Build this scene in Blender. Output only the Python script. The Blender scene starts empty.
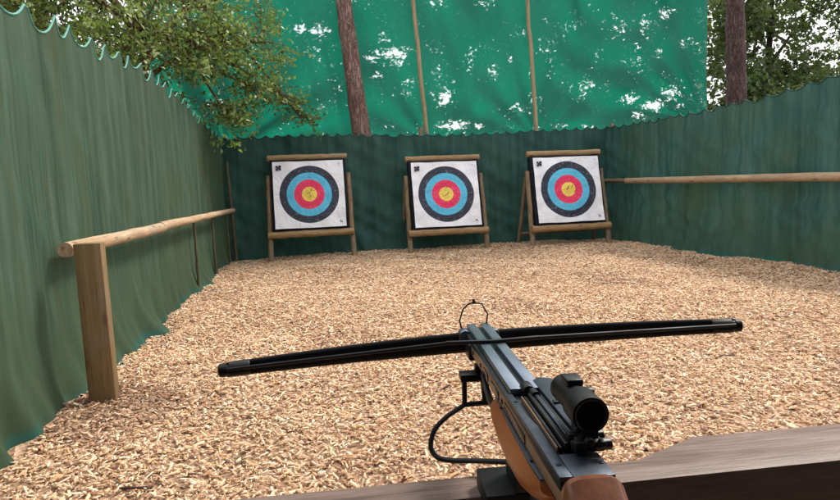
import bpy, math, random
import numpy as np
from mathutils import Vector, Matrix
random.seed(7); rng = np.random.default_rng(11)
PI = math.pi; rad = math.radians
sc = bpy.context.scene
COL = sc.collection

# ------------------------------------------------------------------ helpers
def tag(o, label=None, cat=None, group=None, kind=None):
    if label: o['label'] = label
    if cat: o['category'] = cat
    if group: o['group'] = group
    if kind: o['kind'] = kind
    return o

def empty(name, loc=(0, 0, 0), rot=(0, 0, 0), **k):
    o = bpy.data.objects.new(name, None); COL.objects.link(o)
    o.location = loc; o.rotation_euler = rot; o.empty_display_size = .1
    return tag(o, **k)

def raw_mesh(name, V, Fq, mat, parent=None, smooth=True, cols=None):
    """V (n,3) array, Fq (m,k) array of equal-length faces."""
    V = np.asarray(V, dtype=np.float32); Fq = np.asarray(Fq, dtype=np.int32)
    me = bpy.data.meshes.new(name); k = Fq.shape[1]
    me.vertices.add(len(V)); me.vertices.foreach_set('co', V.ravel())
    me.loops.add(Fq.size); me.loops.foreach_set('vertex_index', Fq.ravel())
    me.polygons.add(len(Fq))
    me.polygons.foreach_set('loop_start', np.arange(0, Fq.size, k, dtype=np.int32))
    me.polygons.foreach_set('loop_total', np.full(len(Fq), k, dtype=np.int32))
    if smooth: me.polygons.foreach_set('use_smooth', np.ones(len(Fq), dtype=bool))
    me.update(calc_edges=True); me.validate()
    if cols is not None:
        a = me.color_attributes.new('Col', 'FLOAT_COLOR', 'POINT')
        c = np.ones((len(V), 4), dtype=np.float32); c[:, :cols.shape[1]] = cols
        a.data.foreach_set('color', c.ravel())
    me.materials.append(mat)
    o = bpy.data.objects.new(name, me); COL.objects.link(o)
    if parent: o.parent = parent
    return o

class MB:
    def __init__(s): s.v = []; s.f = []
    def add(s, vs, fs):
        n = len(s.v); s.v += [tuple(v) for v in vs]; s.f += [tuple(i + n for i in f) for f in fs]
        return s
    def box(s, x0, x1, y0, y1, z0, z1, M=None):
        vs = [Vector(p) for p in ((x0,y0,z0),(x1,y0,z0),(x1,y1,z0),(x0,y1,z0),(x0,y0,z1),(x1,y0,z1),(x1,y1,z1),(x0,y1,z1))]
        if M: vs = [M @ v for v in vs]
        return s.add(vs, [(0,3,2,1),(4,5,6,7),(0,1,5,4),(1,2,6,5),(2,3,7,6),(3,0,4,7)])
    def tube(s, pts, rads, n=12, cap=True, sx=1., jit=0.):
        pts = [Vector(p) for p in pts]
        if not hasattr(rads, '__len__'): rads = [rads] * len(pts)
        rings = []
        for i, p in enumerate(pts):
            d = (pts[min(i+1, len(pts)-1)] - pts[max(i-1, 0)]).normalized()
            a = Vector((0,0,1)) if abs(d.z) < .9 else Vector((0,1,0))
            u = d.cross(a).normalized(); w = u.cross(d).normalized()
            r = rads[i]
            rings.append([p + (u*math.cos(2*PI*k/n)*sx + w*math.sin(2*PI*k/n)) * r * (1 + (random.uniform(-jit, jit) if jit else 0)) for k in range(n)])
        vs = [v for R_ in rings for v in R_]; fs = []
        for i in range(len(pts)-1):
            for k in range(n):
                fs.append((i*n+k, i*n+(k+1)%n, (i+1)*n+(k+1)%n, (i+1)*n+k))
        if cap:
            fs.append(tuple(range(n))[::-1]); fs.append(tuple((len(pts)-1)*n + k for k in range(n)))
        return s.add(vs, fs)
    def loft(s, rings, cap=True):
        n = len(rings[0]); vs = [v for r in rings for v in r]; fs = []
        for i in range(len(rings)-1):
            for k in range(n):
                fs.append((i*n+k, i*n+(k+1)%n, (i+1)*n+(k+1)%n, (i+1)*n+k))
        if cap:
            fs.append(tuple(range(n))[::-1]); fs.append(tuple((len(rings)-1)*n+k for k in range(n)))
        return s.add(vs, fs)
    def build(s, name, mat, parent=None, bevel=0., smooth=True, seg=2, angle=35):
        me = bpy.data.meshes.new(name); me.from_pydata(s.v, [], s.f)
        import bmesh
        bm = bmesh.new(); bm.from_mesh(me)
        bmesh.ops.recalc_face_normals(bm, faces=bm.faces)
        if bevel:
            ed = [e for e in bm.edges if len(e.link_faces) == 2 and e.calc_face_angle(0) > rad(30)]
            bmesh.ops.bevel(bm, geom=ed, offset=bevel, segments=seg, affect='EDGES', profile=.5, clamp_overlap=True)
        for e in bm.edges:
            e.smooth = not (len(e.link_faces) == 2 and e.calc_face_angle(0) > rad(angle))
        for f in bm.faces: f.smooth = smooth
        bm.to_mesh(me); bm.free()
        me.materials.append(mat)
        o = bpy.data.objects.new(name, me); COL.objects.link(o)
        if parent: o.parent = parent
        return o

def log_pts(a, b, n, wob):
    a, b = Vector(a), Vector(b)
    return [a.lerp(b, i/n) + Vector((random.uniform(-wob, wob), random.uniform(-wob, wob), random.uniform(-wob, wob))) * (0 if i in (0, n) else 1) for i in range(n+1)]
def log(mb, a, b, r0, r1=None, n=10, wob=.003, seg=16):
    r1 = r1 or r0
    ps = log_pts(a, b, n, wob)
    rs = [(r0 + (r1-r0)*i/n) * random.uniform(.98, 1.02) for i in range(n+1)]
    return mb.tube(ps, rs, seg, jit=.012)

# smooth pseudo noise for displacement
_ph = rng.uniform(0, 6.28, (6, 60))
def sn(x, f, row, octs=5):
    t = 0
    for i in range(octs):
        t = t + np.sin(x*f*(1.0 + .73*i) + _ph[row % 6, i*7 + row % 5]) / (1 + .5*i)
    return t / 2.2

# ------------------------------------------------------------------ materials
class NT:
    def __init__(s, name):
        s.m = bpy.data.materials.new(name); s.m.use_nodes = True
        s.t = s.m.node_tree; s.t.nodes.clear()
        s.out = s.t.nodes.new('ShaderNodeOutputMaterial')
    def n(s, typ, **k):
        nd = s.t.nodes.new('ShaderNode' + typ)
        for a, v in k.items():
            if a.startswith('i_'): s.set(nd, a[2:], v)
            else: setattr(nd, a, v)
        return nd
    def set(s, nd, key, v):
        key = int(key) if key.isdigit() else key.replace('_', ' ')
        sock = nd.inputs[key]
        if isinstance(v, bpy.types.NodeSocket): s.t.links.new(v, sock)
        elif isinstance(v, bpy.types.Node): s.t.links.new(v.outputs[0], sock)
        else:
            if hasattr(sock.default_value, '__len__') and len(sock.default_value) == 4 and len(v) == 3: v = (*v, 1)
            sock.default_value = v
    def ramp(s, fac, stops, interp='LINEAR'):
        r = s.n('ValToRGB'); r.color_ramp.interpolation = interp
        el = r.color_ramp.elements
        while len(el) > 1: el.remove(el[-1])
        el[0].position = stops[0][0]; c = stops[0][1]; el[0].color = (*c, 1) if hasattr(c, '__len__') else (c, c, c, 1)
        for p, c in stops[1:]:
            e = el.new(p); e.color = (*c, 1) if hasattr(c, '__len__') else (c, c, c, 1)
        s.t.links.new(fac, r.inputs[0]); return r.outputs[0]
    def co(s, kind='Object', scale=(1, 1, 1), rot=(0, 0, 0)):
        c = s.n('TexCoord'); m = s.n('Mapping')
        s.t.links.new(c.outputs[kind], m.inputs[0]); m.inputs['Scale'].default_value = scale; m.inputs['Rotation'].default_value = rot
        return m.outputs[0]
    def noise(s, vec, scale, detail=4, rough=.6, dist=0.):
        nd = s.n('TexNoise'); s.t.links.new(vec, nd.inputs['Vector'])
        nd.inputs['Scale'].default_value = scale; nd.inputs['Detail'].default_value = detail
        nd.inputs['Roughness'].default_value = rough; nd.inputs['Distortion'].default_value = dist
        return nd.outputs[0]
    def vor(s, vec, scale, feature='F1', out=0):
        nd = s.n('TexVoronoi', feature=feature); s.t.links.new(vec, nd.inputs['Vector']); nd.inputs['Scale'].default_value = scale
        return nd.outputs[out]
    def mix(s, fac, a, b, mode='MIX'):
        nd = s.n('MixRGB', blend_type=mode); s.set(nd, '0', fac); s.set(nd, '1', a); s.set(nd, '2', b)
        return nd.outputs[0]
    def math(s, op, a, b=0., clamp=False):
        nd = s.n('Math', operation=op, use_clamp=clamp); s.set(nd, '0', a); s.set(nd, '1', b); return nd.outputs[0]
    def bump(s, h, strength=.3, dist=.01):
        nd = s.n('Bump'); s.t.links.new(h, nd.inputs['Height']); nd.inputs['Strength'].default_value = strength; nd.inputs['Distance'].default_value = dist
        return nd.outputs[0]
    def done(s, shader): s.t.links.new(shader if isinstance(shader, bpy.types.NodeSocket) else shader.outputs[0], s.out.inputs[0]); return s.m
    def pbr(s, col, rough=.6, metal=0., normal=None, spec=.5, **k):
        b = s.n('BsdfPrincipled'); s.set(b, 'Base_Color', col); s.set(b, 'Roughness', rough); s.set(b, 'Metallic', metal)
        b.inputs['Specular IOR Level'].default_value = spec
        if normal: s.t.links.new(normal, b.inputs['Normal'])
        for a, v in k.items(): s.set(b, a, v)
        return b
    def pos(s): return s.n('NewGeometry').outputs['Position']

def mat_net(name, base, light, dark, algae, hem, trans=.3, hem_h=.05, shade_dirt_h=.5, fine=.55, weave=1.):
    t = NT(name); p = t.pos()
    st = t.n('Mapping'); t.t.links.new(p, st.inputs[0]); st.inputs['Scale'].default_value = (5, 5, .35)
    streak = t.noise(st.outputs[0], 1.6, 6, .65)
    st2 = t.n('Mapping'); t.t.links.new(p, st2.inputs[0]); st2.inputs['Scale'].default_value = (22, 22, .9)
    streak2 = t.noise(st2.outputs[0], 1.5, 3, .6)
    blot = t.noise(p, .9, 5, .62)
    c = t.ramp(streak, [(.36, dark), (.5, base), (.64, light)])
    c = t.mix(t.ramp(streak2, [(.42, 0.), (.75, fine)]), c, light)
    st3 = t.n('Mapping'); t.t.links.new(p, st3.inputs[0]); st3.inputs['Scale'].default_value = (9, 9, .28)
    c = t.mix(t.ramp(t.noise(st3.outputs[0], 1.1, 4, .6), [(.52, 0.), (.68, fine)]), c, algae)
    c = t.mix(t.ramp(blot, [(.48, 0.), (.72, .62)]), c, algae)
    sep = t.n('SeparateXYZ'); t.t.links.new(p, sep.inputs[0]); z = sep.outputs[2]
    zj = t.math('ADD', z, t.math('MULTIPLY', t.math('SUBTRACT', blot, .5), .5))
    c = t.mix(t.ramp(t.math('DIVIDE', zj, shade_dirt_h*2), [(.05, .75), (.55, 0.)]), c, t.mix(.5, algae, dark))  # algae tint at the foot, plus the sheet's downward loss of sky light painted in
    zj2 = t.math('ADD', z, t.math('MULTIPLY', t.math('SUBTRACT', streak, .5), .09))
    c = t.mix(t.math('MULTIPLY', t.ramp(t.math('DIVIDE', zj2, hem_h*2), [(.2, .85), (.55, 0.)]), t.ramp(t.noise(p, 2.6, 3, .6), [(.42, .1), (.56, 1.)])), c, hem)
    # woven yarns
    wv = t.n('TexWave', wave_type='BANDS', bands_direction='Z'); t.t.links.new(p, wv.inputs[0]); wv.inputs['Scale'].default_value = 42; wv.inputs['Distortion'].default_value = 1.2; wv.inputs['Detail Scale'].default_value = 3
    wx = t.n('TexWave', wave_type='BANDS', bands_direction='DIAGONAL'); t.t.links.new(p, wx.inputs[0]); wx.inputs['Scale'].default_value = 60; wx.inputs['Distortion'].default_value = 1.; wx.inputs['Detail Scale'].default_value = 3
    w = t.math('MULTIPLY', wv.outputs[1], wx.outputs[1])
    grain = t.noise(p, 90, 2, .7)
    c = t.mix(t.ramp(w, [(.1, .42*weave), (.6, 0.)]), c, dark)
    c = t.mix(t.ramp(grain, [(.35, .5), (.6, 0.)]), c, t.mix(.5, dark, c))
    speck = t.vor(p, 9.); c = t.mix(t.ramp(speck, [(.012, .8), (.03, 0.)]), c, light)
    nb = t.bump(t.math('ADD', w, t.math('MULTIPLY', grain, .8)), .35, .004)
    b = t.pbr(c, .72, 0, nb, .25)
    tr = t.n('BsdfTranslucent'); t.set(tr, 'Color', c)
    m = t.n('MixShader'); t.set(m, '0', trans); t.t.links.new(b.outputs[0], m.inputs[1]); t.t.links.new(tr.outputs[0], m.inputs[2])
    return t.done(m)

def mat_tarp():
    t = NT('emerald_tarp'); p = t.pos()
    n1 = t.noise(p, .8, 4, .6)
    c = t.ramp(n1, [(.3, (.008, .118, .078)), (.7, (.016, .165, .110))])
    n2 = t.noise(p, 14, 5, .7)
    c = t.mix(t.ramp(n2, [(.55, 0.), (.8, .35)]), c, (.10, .34, .24))
    sep = t.n('SeparateXYZ'); t.t.links.new(p, sep.inputs[0])
    zz = t.math('ADD', sep.outputs[2], t.math('MULTIPLY', sep.outputs[0], .006))
    seam = t.math('ABSOLUTE', t.math('SUBTRACT', zz, 2.52))
    c = t.mix(t.ramp(seam, [(.004, .45), (.010, 0.)]), c, (.01, .08, .05))
    wv = t.n('TexWave', wave_type='BANDS', bands_direction='Z'); t.t.links.new(p, wv.inputs[0]); wv.inputs['Scale'].default_value = 30; wv.inputs['Distortion'].default_value = .8
    nb = t.bump(t.noise(p, 60, 2, .6), .2, .003)
    at = t.n('Attribute', attribute_name='Col')
    mp = t.n('Mapping'); t.t.links.new(p, mp.inputs[0]); mp.inputs['Scale'].default_value = (1, 1, 1.35)
    nf = t.noise(mp.outputs[0], 12., 6, .66, .5)
    nfine = t.noise(p, 24, 3, .6)
    sepc = t.n('SeparateColor'); t.t.links.new(at.outputs[0], sepc.inputs[0])
    lvl = t.math('ADD', t.math('MAXIMUM', t.math('MULTIPLY', sepc.outputs[0], .27), t.ramp(t.noise(p, 1.7, 3, .6), [(.44, 0.), (.69, .148)])), t.math('ADD', t.math('MULTIPLY', nf, .8), t.math('MULTIPLY', nfine, .18)))
    fleck = t.ramp(lvl, [(.64, 0.), (.70, .6)])
    c = t.mix(fleck, c, (.20, .42, .36))
    b = t.pbr(c, .5, 0, nb, .35)
    tr = t.n('BsdfTranslucent'); t.set(tr, 'Color', t.mix(fleck, t.mix(.5, c, (.004, .285, .17)), (.35, .55, .5)))
    m = t.n('MixShader'); t.set(m, '0', .6); t.t.links.new(b.outputs[0], m.inputs[1]); t.t.links.new(tr.outputs[0], m.inputs[2])
    # pale flecks: ragged groups where the sheet turns see-through
    hole = t.ramp(lvl, [(.688, 0.), (.714, .58), (.77, .80)])
    tp = t.n('BsdfTransparent')
    m2 = t.n('MixShader'); t.set(m2, '0', hole); t.t.links.new(m.outputs[0], m2.inputs[1]); t.t.links.new(tp.outputs[0], m2.inputs[2])
    return t.done(m2)

def mat_wood(name, c0, c1, c2, axis='Z', scale=1., rough=.7, spec=.3, bump=.5, fine=.35, knots=0., shaded_face=False):
    """grain runs along the given axis of the object's own space"""
    t = NT(name)
    sc_ = {'X': (1.2, 16, 16), 'Y': (16, 1.2, 16), 'Z': (16, 16, 1.2)}[axis]
    v = t.co('Object', tuple(a*scale for a in sc_))
    g = t.noise(v, 2.2, 7, .65, .8)
    g2 = t.noise(v, 9, 3, .6)
    blot = t.noise(t.co('Object'), 3.5*scale, 4, .6)
    c = t.ramp(g, [(.3, c0), (.5, c1), (.7, c2)])
    c = t.mix(t.ramp(g2, [(.38, fine), (.55, 0.)]), c, tuple(a*.45 for a in c0))
    c = t.mix(t.ramp(blot, [(.5, 0.), (.75, .5)]), c, tuple(a*.7 for a in c1))
    if knots:
        kv = t.co('Object', {'X': (3.2, 9, 9), 'Y': (9, 3.2, 9), 'Z': (9, 9, 3.2)}[axis])
        kd = t.math('ADD', t.vor(kv, 1.1), t.math('MULTIPLY', t.math('SUBTRACT', g2, .5), .12))
        c = t.mix(t.ramp(kd, [(.05, knots), (.19, 0.)]), c, tuple(a*.28 for a in c0))
        ck = t.noise(t.co('Object', {'X': (.8, 30, 30), 'Y': (30, .8, 30), 'Z': (30, 30, .8)}[axis]), 1.3, 3, .5)
        c = t.mix(t.ramp(t.math('ABSOLUTE', t.math('SUBTRACT', ck, .60)), [(.003, knots), (.010, 0.)]), c, tuple(a*.25 for a in c0))
        gw = t.noise(t.co('Object'), 1.7, 4, .6); c = t.mix(t.ramp(gw, [(.5, 0.), (.72, .45)]), c, (.24, .21, .18))
    nb = t.bump(t.math('ADD', g, t.math('MULTIPLY', g2, .5)), bump, .004)
    if shaded_face:
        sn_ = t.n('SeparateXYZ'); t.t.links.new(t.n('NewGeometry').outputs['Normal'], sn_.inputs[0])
        c = t.mix(t.ramp(t.math('MULTIPLY', sn_.outputs[1], -1.), [(.5, 0.), (.8, .62)]), c, (.022, .010, .008))  # shade on the faces turned to the viewer, painted into the wood colour
    return t.done(t.pbr(c, rough, 0, nb, spec))

def mat_metal(name, col, rough=.35, metal=.6, spec=.5, scr=.25):
    t = NT(name); v = t.co('Object')
    n = t.noise(v, 60, 5, .7); n2 = t.noise(v, 14, 4, .6)
    c = t.mix(t.ramp(n, [(.45, 0.), (.8, scr)]), col, tuple(min(1, a*2.5 + .03) for a in col))
    r = t.math('ADD', rough, t.math('MULTIPLY', t.math('SUBTRACT', n2, .5), .35))
    nb = t.bump(n, .08, .001)
    return t.done(t.pbr(c, r, metal, nb, spec))

def mat_leaf(name, trans=.35, rough=.5, mul=1.):
    t = NT(name); a = t.n('Attribute', attribute_name='Col')
    b = t.pbr(a.outputs[0], rough, 0, None, .5)
    tr = t.n('BsdfTranslucent'); t.set(tr, 'Color', t.mix(.5, a.outputs[0], (.26, .36, .06)))
    m = t.n('MixShader'); t.set(m, '0', trans); t.t.links.new(b.outputs[0], m.inputs[1]); t.t.links.new(tr.outputs[0], m.inputs[2])
    return t.done(m)

def mat_bark(name, c0, c1, c2):
    t = NT(name); v = t.co('Object', (1, 1, .22))
    n = t.noise(v, 8, 7, .7, .8); n2 = t.noise(v, 15, 5, .62, 1.4)
    rd = t.math('ABSOLUTE', t.math('SUBTRACT', n2, .5))
    c = t.ramp(n, [(.32, c0), (.5, c1), (.68, c2)])
    c = t.mix(t.ramp(rd, [(.0, .8), (.055, 0.)]), c, tuple(a*.4 for a in c0))
    fl = t.noise(t.co('Object'), 38, 5, .7)
    c = t.mix(t.ramp(fl, [(.52, 0.), (.72, .6)]), c, tuple(min(1, a*1.6) for a in c2))
    c = t.mix(t.ramp(t.noise(t.co('Object'), 2.2, 4, .6), [(.5, 0.), (.7, .5)]), c, tuple(a*.8 for a in c0))
    h = t.math('ADD', t.ramp(rd, [(0., 0.), (.09, 1.)]), t.math('MULTIPLY', t.math('ADD', n, fl), .6))
    return t.done(t.pbr(c, .85, 0, t.bump(h, .9, .02), .2))

def mat_chip():
    t = NT('wood_chip'); a = t.n('Attribute', attribute_name='Col')
    n = t.noise(t.pos(), 130, 3, .6)
    c = t.mix(t.ramp(n, [(.35, .45), (.6, 0.)]), a.outputs[0], t.mix(1., a.outputs[0], (.62, .52, .46), 'MULTIPLY'))
    return t.done(t.pbr(c, .75, 0, None, .25))

def mat_ground():
    t = NT('chip_ground'); p = t.pos()
    mp = t.n('Mapping'); t.t.links.new(p, mp.inputs[0]); mp.inputs['Scale'].default_value = (1, 1, .2)
    vo = t.n('TexVoronoi'); t.t.links.new(mp.outputs[0], vo.inputs['Vector']); vo.inputs['Scale'].default_value = 42
    sepc = t.n('SeparateColor'); t.t.links.new(vo.outputs[1], sepc.inputs[0])
    c = t.ramp(sepc.outputs[0], [(0, (.17, .10, .06)), (.4, (.32, .20, .125)), (.7, (.46, .30, .20)), (1, (.58, .41, .28))])
    big = t.noise(p, 1.1, 5, .6)
    c = t.mix(t.ramp(big, [(.5, 0.), (.75, .4)]), c, (.22, .13, .08))
    litter = t.ramp(t.noise(p, 6, 6, .7), [(.3, (.02, .018, .01)), (.7, (.07, .055, .03))])
    sep = t.n('SeparateXYZ'); t.t.links.new(p, sep.inputs[0])
    ax = t.math('ABSOLUTE', t.math('SUBTRACT', sep.outputs[0], 2.3)); ay = t.math('ABSOLUTE', t.math('SUBTRACT', sep.outputs[1], 5.3))
    out = t.math('MAXIMUM', t.math('GREATER_THAN', ax, 4.2), t.math('GREATER_THAN', ay, 5.75))
    c = t.mix(out, c, litter)
    return t.done(t.pbr(c, .85, 0, t.bump(vo.outputs[0], .5, .02), .2))

def mat_face():
    """target face: rings about the object's own origin, in the x-z plane"""
    t = NT('target_paper')
    tc = t.n('TexCoord'); sep = t.n('SeparateXYZ'); t.t.links.new(tc.outputs['Object'], sep.inputs[0])
    cb = t.n('CombineXYZ'); t.t.links.new(sep.outputs[0], cb.inputs[0]); t.t.links.new(sep.outputs[2], cb.inputs[1])
    ln = t.n('VectorMath', operation='LENGTH'); t.t.links.new(cb.outputs[0], ln.inputs[0])
    oi = t.n('ObjectInfo'); va = t.n('VectorMath', operation='ADD'); t.t.links.new(tc.outputs['Object'], va.inputs[0])
    sc3 = t.n('VectorMath', operation='SCALE'); sc3.inputs[0].default_value = (31, 17, 23); t.t.links.new(oi.outputs['Random'], sc3.inputs['Scale']); t.t.links.new(sc3.outputs[0], va.inputs[1]); ob = va.outputs[0]
    wob = t.noise(ob, 9, 3, .6)
    r = t.math('ADD', ln.outputs['Value'], t.math('MULTIPLY', t.math('SUBTRACT', wob, .5), .006))
    k = t.math('DIVIDE', r, .6)
    white = (.86, .87, .92); black = (.030, .035, .060); blue = (.10, .50, .74); red = (.80, .035, .12); gold = (.90, .66, .12)
    R = [.125, .127, .248, .252, .375, .378, .497, .502]
    c = t.ramp(k, [(0, gold), (.205, gold), (.215, red), (.418, red), (.428, blue), (.620, blue), (.630, black), (.822, black), (.830, white), (1, white)])
    # thin ring dividers
    d = None
    for q in (.105, .318, .525, .725):
        a = t.ramp(t.math('ABSOLUTE', t.math('SUBTRACT', k, q)), [(.003, .45), (.007, 0.)])
        d = a if d is None else t.math('MAXIMUM', d, a)
    c = t.mix(d, c, t.mix(.6, c, (.02, .02, .02)))
    wear = t.noise(ob, 26, 5, .7)
    c = t.mix(t.ramp(wear, [(.56, 0.), (.74, .45)]), c, (.62, .62, .66))
    c = t.mix(t.ramp(wear, [(.28, .3), (.4, 0.)]), c, (.12, .12, .14))
    grub = t.noise(ob, 3, 5, .65)
    c = t.mix(t.ramp(grub, [(.5, 0.), (.72, .32)]), c, t.mix(1., c, (.62, .64, .72), 'MULTIPLY'))
    # shot holes gather near the middle
    vo = t.vor(ob, 30.)
    nearmid = t.ramp(k, [(.03, 1.), (.34, 0.)])
    hole = t.math('MULTIPLY', t.ramp(vo, [(.15, 1.), (.24, 0.)]), t.ramp(t.math('ADD', nearmid, t.math('MULTIPLY', t.noise(ob, 11, 2, .5), .9)), [(.78, 0.), (1.1, 1.)]))
    c = t.mix(hole, c, (.05, .10, .03))
    cr = t.noise(ob, 5, 6, .6, 1.5)
    return t.done(t.pbr(c, .55, 0, t.bump(cr, .8, .03), .3))

M = {}
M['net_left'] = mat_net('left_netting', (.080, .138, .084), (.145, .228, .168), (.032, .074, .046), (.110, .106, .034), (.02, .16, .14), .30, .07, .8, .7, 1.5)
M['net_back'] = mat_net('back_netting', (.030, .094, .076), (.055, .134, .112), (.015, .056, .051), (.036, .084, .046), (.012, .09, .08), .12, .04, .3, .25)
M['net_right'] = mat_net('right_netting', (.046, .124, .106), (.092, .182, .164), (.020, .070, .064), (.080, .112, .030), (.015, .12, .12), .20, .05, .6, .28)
M['cord_light'] = mat_metal('hem_cord', (.10, .30, .26), .6, 0., .3)
M['cord_dark'] = mat_metal('dark_hem_cord', (.015, .075, .065), .6, 0., .3)
M['tarp'] = mat_tarp()
M['log_x'] = mat_wood('peeled_log_across', (.20, .11, .045), (.36, .23, .11), (.46, .33, .19), 'X', 1., .7, .3, .5, .35, .7)
M['log_y'] = mat_wood('peeled_log_along', (.36, .235, .135), (.46, .32, .20), (.56, .43, .30), 'Y', .7, .7, .3, .25, .12, .75)
M['log_z'] = mat_wood('peeled_log_upright', (.13, .085, .045), (.24, .17, .10), (.33, .25, .16), 'Z', 1., .7, .3, .5, .35, .6)
M['post_new'] = mat_wood('sawn_post', (.165, .106, .048), (.21, .14, .066), (.26, .18, .095), 'Z', .55, .7, .3, .3, .2, .7)
M['pole'] = mat_wood('bare_pole', (.22, .17, .10), (.36, .28, .17), (.46, .38, .25), 'Z')
M['dark_post'] = mat_wood('dark_post', (.05, .045, .025), (.10, .09, .05), (.15, .13, .08), 'Z')
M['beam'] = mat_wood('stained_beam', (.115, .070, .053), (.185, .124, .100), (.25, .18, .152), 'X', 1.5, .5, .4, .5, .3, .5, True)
M['shelter'] = mat_wood('unseen_shade_boards', (.03, .02, .015), (.05, .035, .025), (.07, .05, .035), 'X')
M['boss'] = mat_wood('foam_butt', (.008, .010, .016), (.014, .017, .026), (.022, .026, .036), 'X', .5, .9, .1)
M['face'] = mat_face()
M['ink'] = mat_metal('printed_ink', (.012, .015, .035), .6, 0., .3)
M['fletch'] = mat_metal('bolt_fletching', (.03, .07, .02), .5, 0., .3)
M['chip'] = mat_chip()
M['ground'] = mat_ground()
M['leaf'] = mat_leaf('small_leaf', .46, .33)
M['leaf_dark'] = mat_leaf('dark_leaf', .30, .5)
M['bark_pine'] = mat_bark('pine_bark', (.18, .098, .078), (.32, .20, .17), (.42, .29, .255))
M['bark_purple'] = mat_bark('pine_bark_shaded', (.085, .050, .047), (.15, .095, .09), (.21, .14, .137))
M['bark_dark'] = mat_bark('dark_bark', (.03, .022, .016), (.07, .05, .035), (.12, .09, .06))
M['twig'] = mat_bark('twig_bark', (.12, .07, .035), (.22, .13, .065), (.30, .20, .12))
M['black'] = mat_metal('black_fibreglass', (.0045, .0045, .0055), .5, 0., .28, .05)
M['string'] = mat_metal('bow_string', (.007, .007, .010), .55, 0., .25, .08)
M['alu'] = mat_metal('blued_aluminium', (.19, .235, .29), .33, .9, .5, .14)
M['alu_dark'] = mat_metal('dark_anodised', (.022, .028, .038), .38, .7, .5)
M['plate'] = mat_metal('grey_plate', (.048, .060, .080), .42, .7, .5)
M['steel'] = mat_metal('black_steel', (.009, .009, .011), .42, .4, .5, .1)
M['lens'] = mat_metal('dark_lens', (.003, .003, .005), .25, 0., .35, .02)
M['stockwood'] = mat_wood('oiled_stock', (.15, .085, .050), (.22, .135, .08), (.28, .18, .11), 'Y', 2.5, .4, .5, .2, .15)
M['butt_wood'] = mat_wood('dark_oiled_butt', (.10, .030, .011), (.14, .044, .015), (.18, .060, .022), 'Y', 1.6, .36, .5, .08, .1)
M['orange'] = mat_wood('orange_grip', (.29, .085, .024), (.355, .112, .032), (.41, .14, .044), 'Y', 1.6, .38, .5, .08, .1)

# ------------------------------------------------------------------ world and light
W = bpy.data.worlds.new("World"); sc.world = W; W.use_nodes = True
wt = W.node_tree; wt.nodes.clear()
sky = wt.nodes.new('ShaderNodeTexSky'); sky.sky_type = 'NISHITA'; sky.sun_disc = False
SUN_EL, SUN_AZ = 52, 60      # azimuth from +Y (down the range) towards +X
sky.sun_elevation = rad(SUN_EL); sky.sun_rotation = rad(SUN_AZ)
sky.air_density = 1.2; sky.dust_density = 3.; sky.ozone_density = 1.
tcw = wt.nodes.new('ShaderNodeTexCoord')
nz = wt.nodes.new('ShaderNodeTexNoise'); nz.inputs['Scale'].default_value = 2.2; nz.inputs['Detail'].default_value = 6
wt.links.new(tcw.outputs['Generated'], nz.inputs['Vector'])
rp = wt.nodes.new('ShaderNodeValToRGB'); rp.color_ramp.elements[0].position = .35; rp.color_ramp.elements[0].color = (.55,)*3 + (1,)
rp.color_ramp.elements[1].position = .62; rp.color_ramp.elements[1].color = (.95,)*3 + (1,)
wt.links.new(nz.outputs[0], rp.inputs[0])
mx = wt.nodes.new('ShaderNodeMixRGB'); mx.inputs[2].default_value = (10.2, 10.0, 10.0, 1)
wt.links.new(rp.outputs[0], mx.inputs[0]); wt.links.new(sky.outputs[0], mx.inputs[1])
bg = wt.nodes.new('ShaderNodeBackground'); bg.inputs[1].default_value = .178
wt.links.new(mx.outputs[0], bg.inputs[0])
wo = wt.nodes.new('ShaderNodeOutputWorld'); wt.links.new(bg.outputs[0], wo.inputs[0])

sl = bpy.data.lights.new('sun', 'SUN'); sl.energy = 4.0; sl.angle = rad(12); sl.color = (1, .93, .82)
so = bpy.data.objects.new('sun', sl); COL.objects.link(so)
sd = Vector((math.sin(rad(SUN_AZ))*math.cos(rad(SUN_EL)), math.cos(rad(SUN_AZ))*math.cos(rad(SUN_EL)), math.sin(rad(SUN_EL))))
so.rotation_euler = sd.to_track_quat('Z', 'Y').to_euler()

# ------------------------------------------------------------------ camera
cd = bpy.data.cameras.new('camera'); cam = bpy.data.objects.new('camera', cd); COL.objects.link(cam)
yw, pt, rl = rad(9.7), rad(6.4), rad(2.3)
fwd = Vector((math.sin(yw)*math.cos(pt), math.cos(yw)*math.cos(pt), -math.sin(pt)))
rt = Vector((math.cos(yw), -math.sin(yw), 0)); up = rt.cross(fwd)
r2 = rt*math.cos(rl) - up*math.sin(rl); u2 = up*math.cos(rl) + rt*math.sin(rl)
Mx = Matrix((r2, u2, -fwd)).transposed().to_4x4(); Mx.translation = (0, 0, 1.2)
cam.matrix_world = Mx
cd.sensor_width = 36; cd.lens = 36*600/840; cd.clip_start = .02; cd.clip_end = 2000
sc.camera = cam

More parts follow.
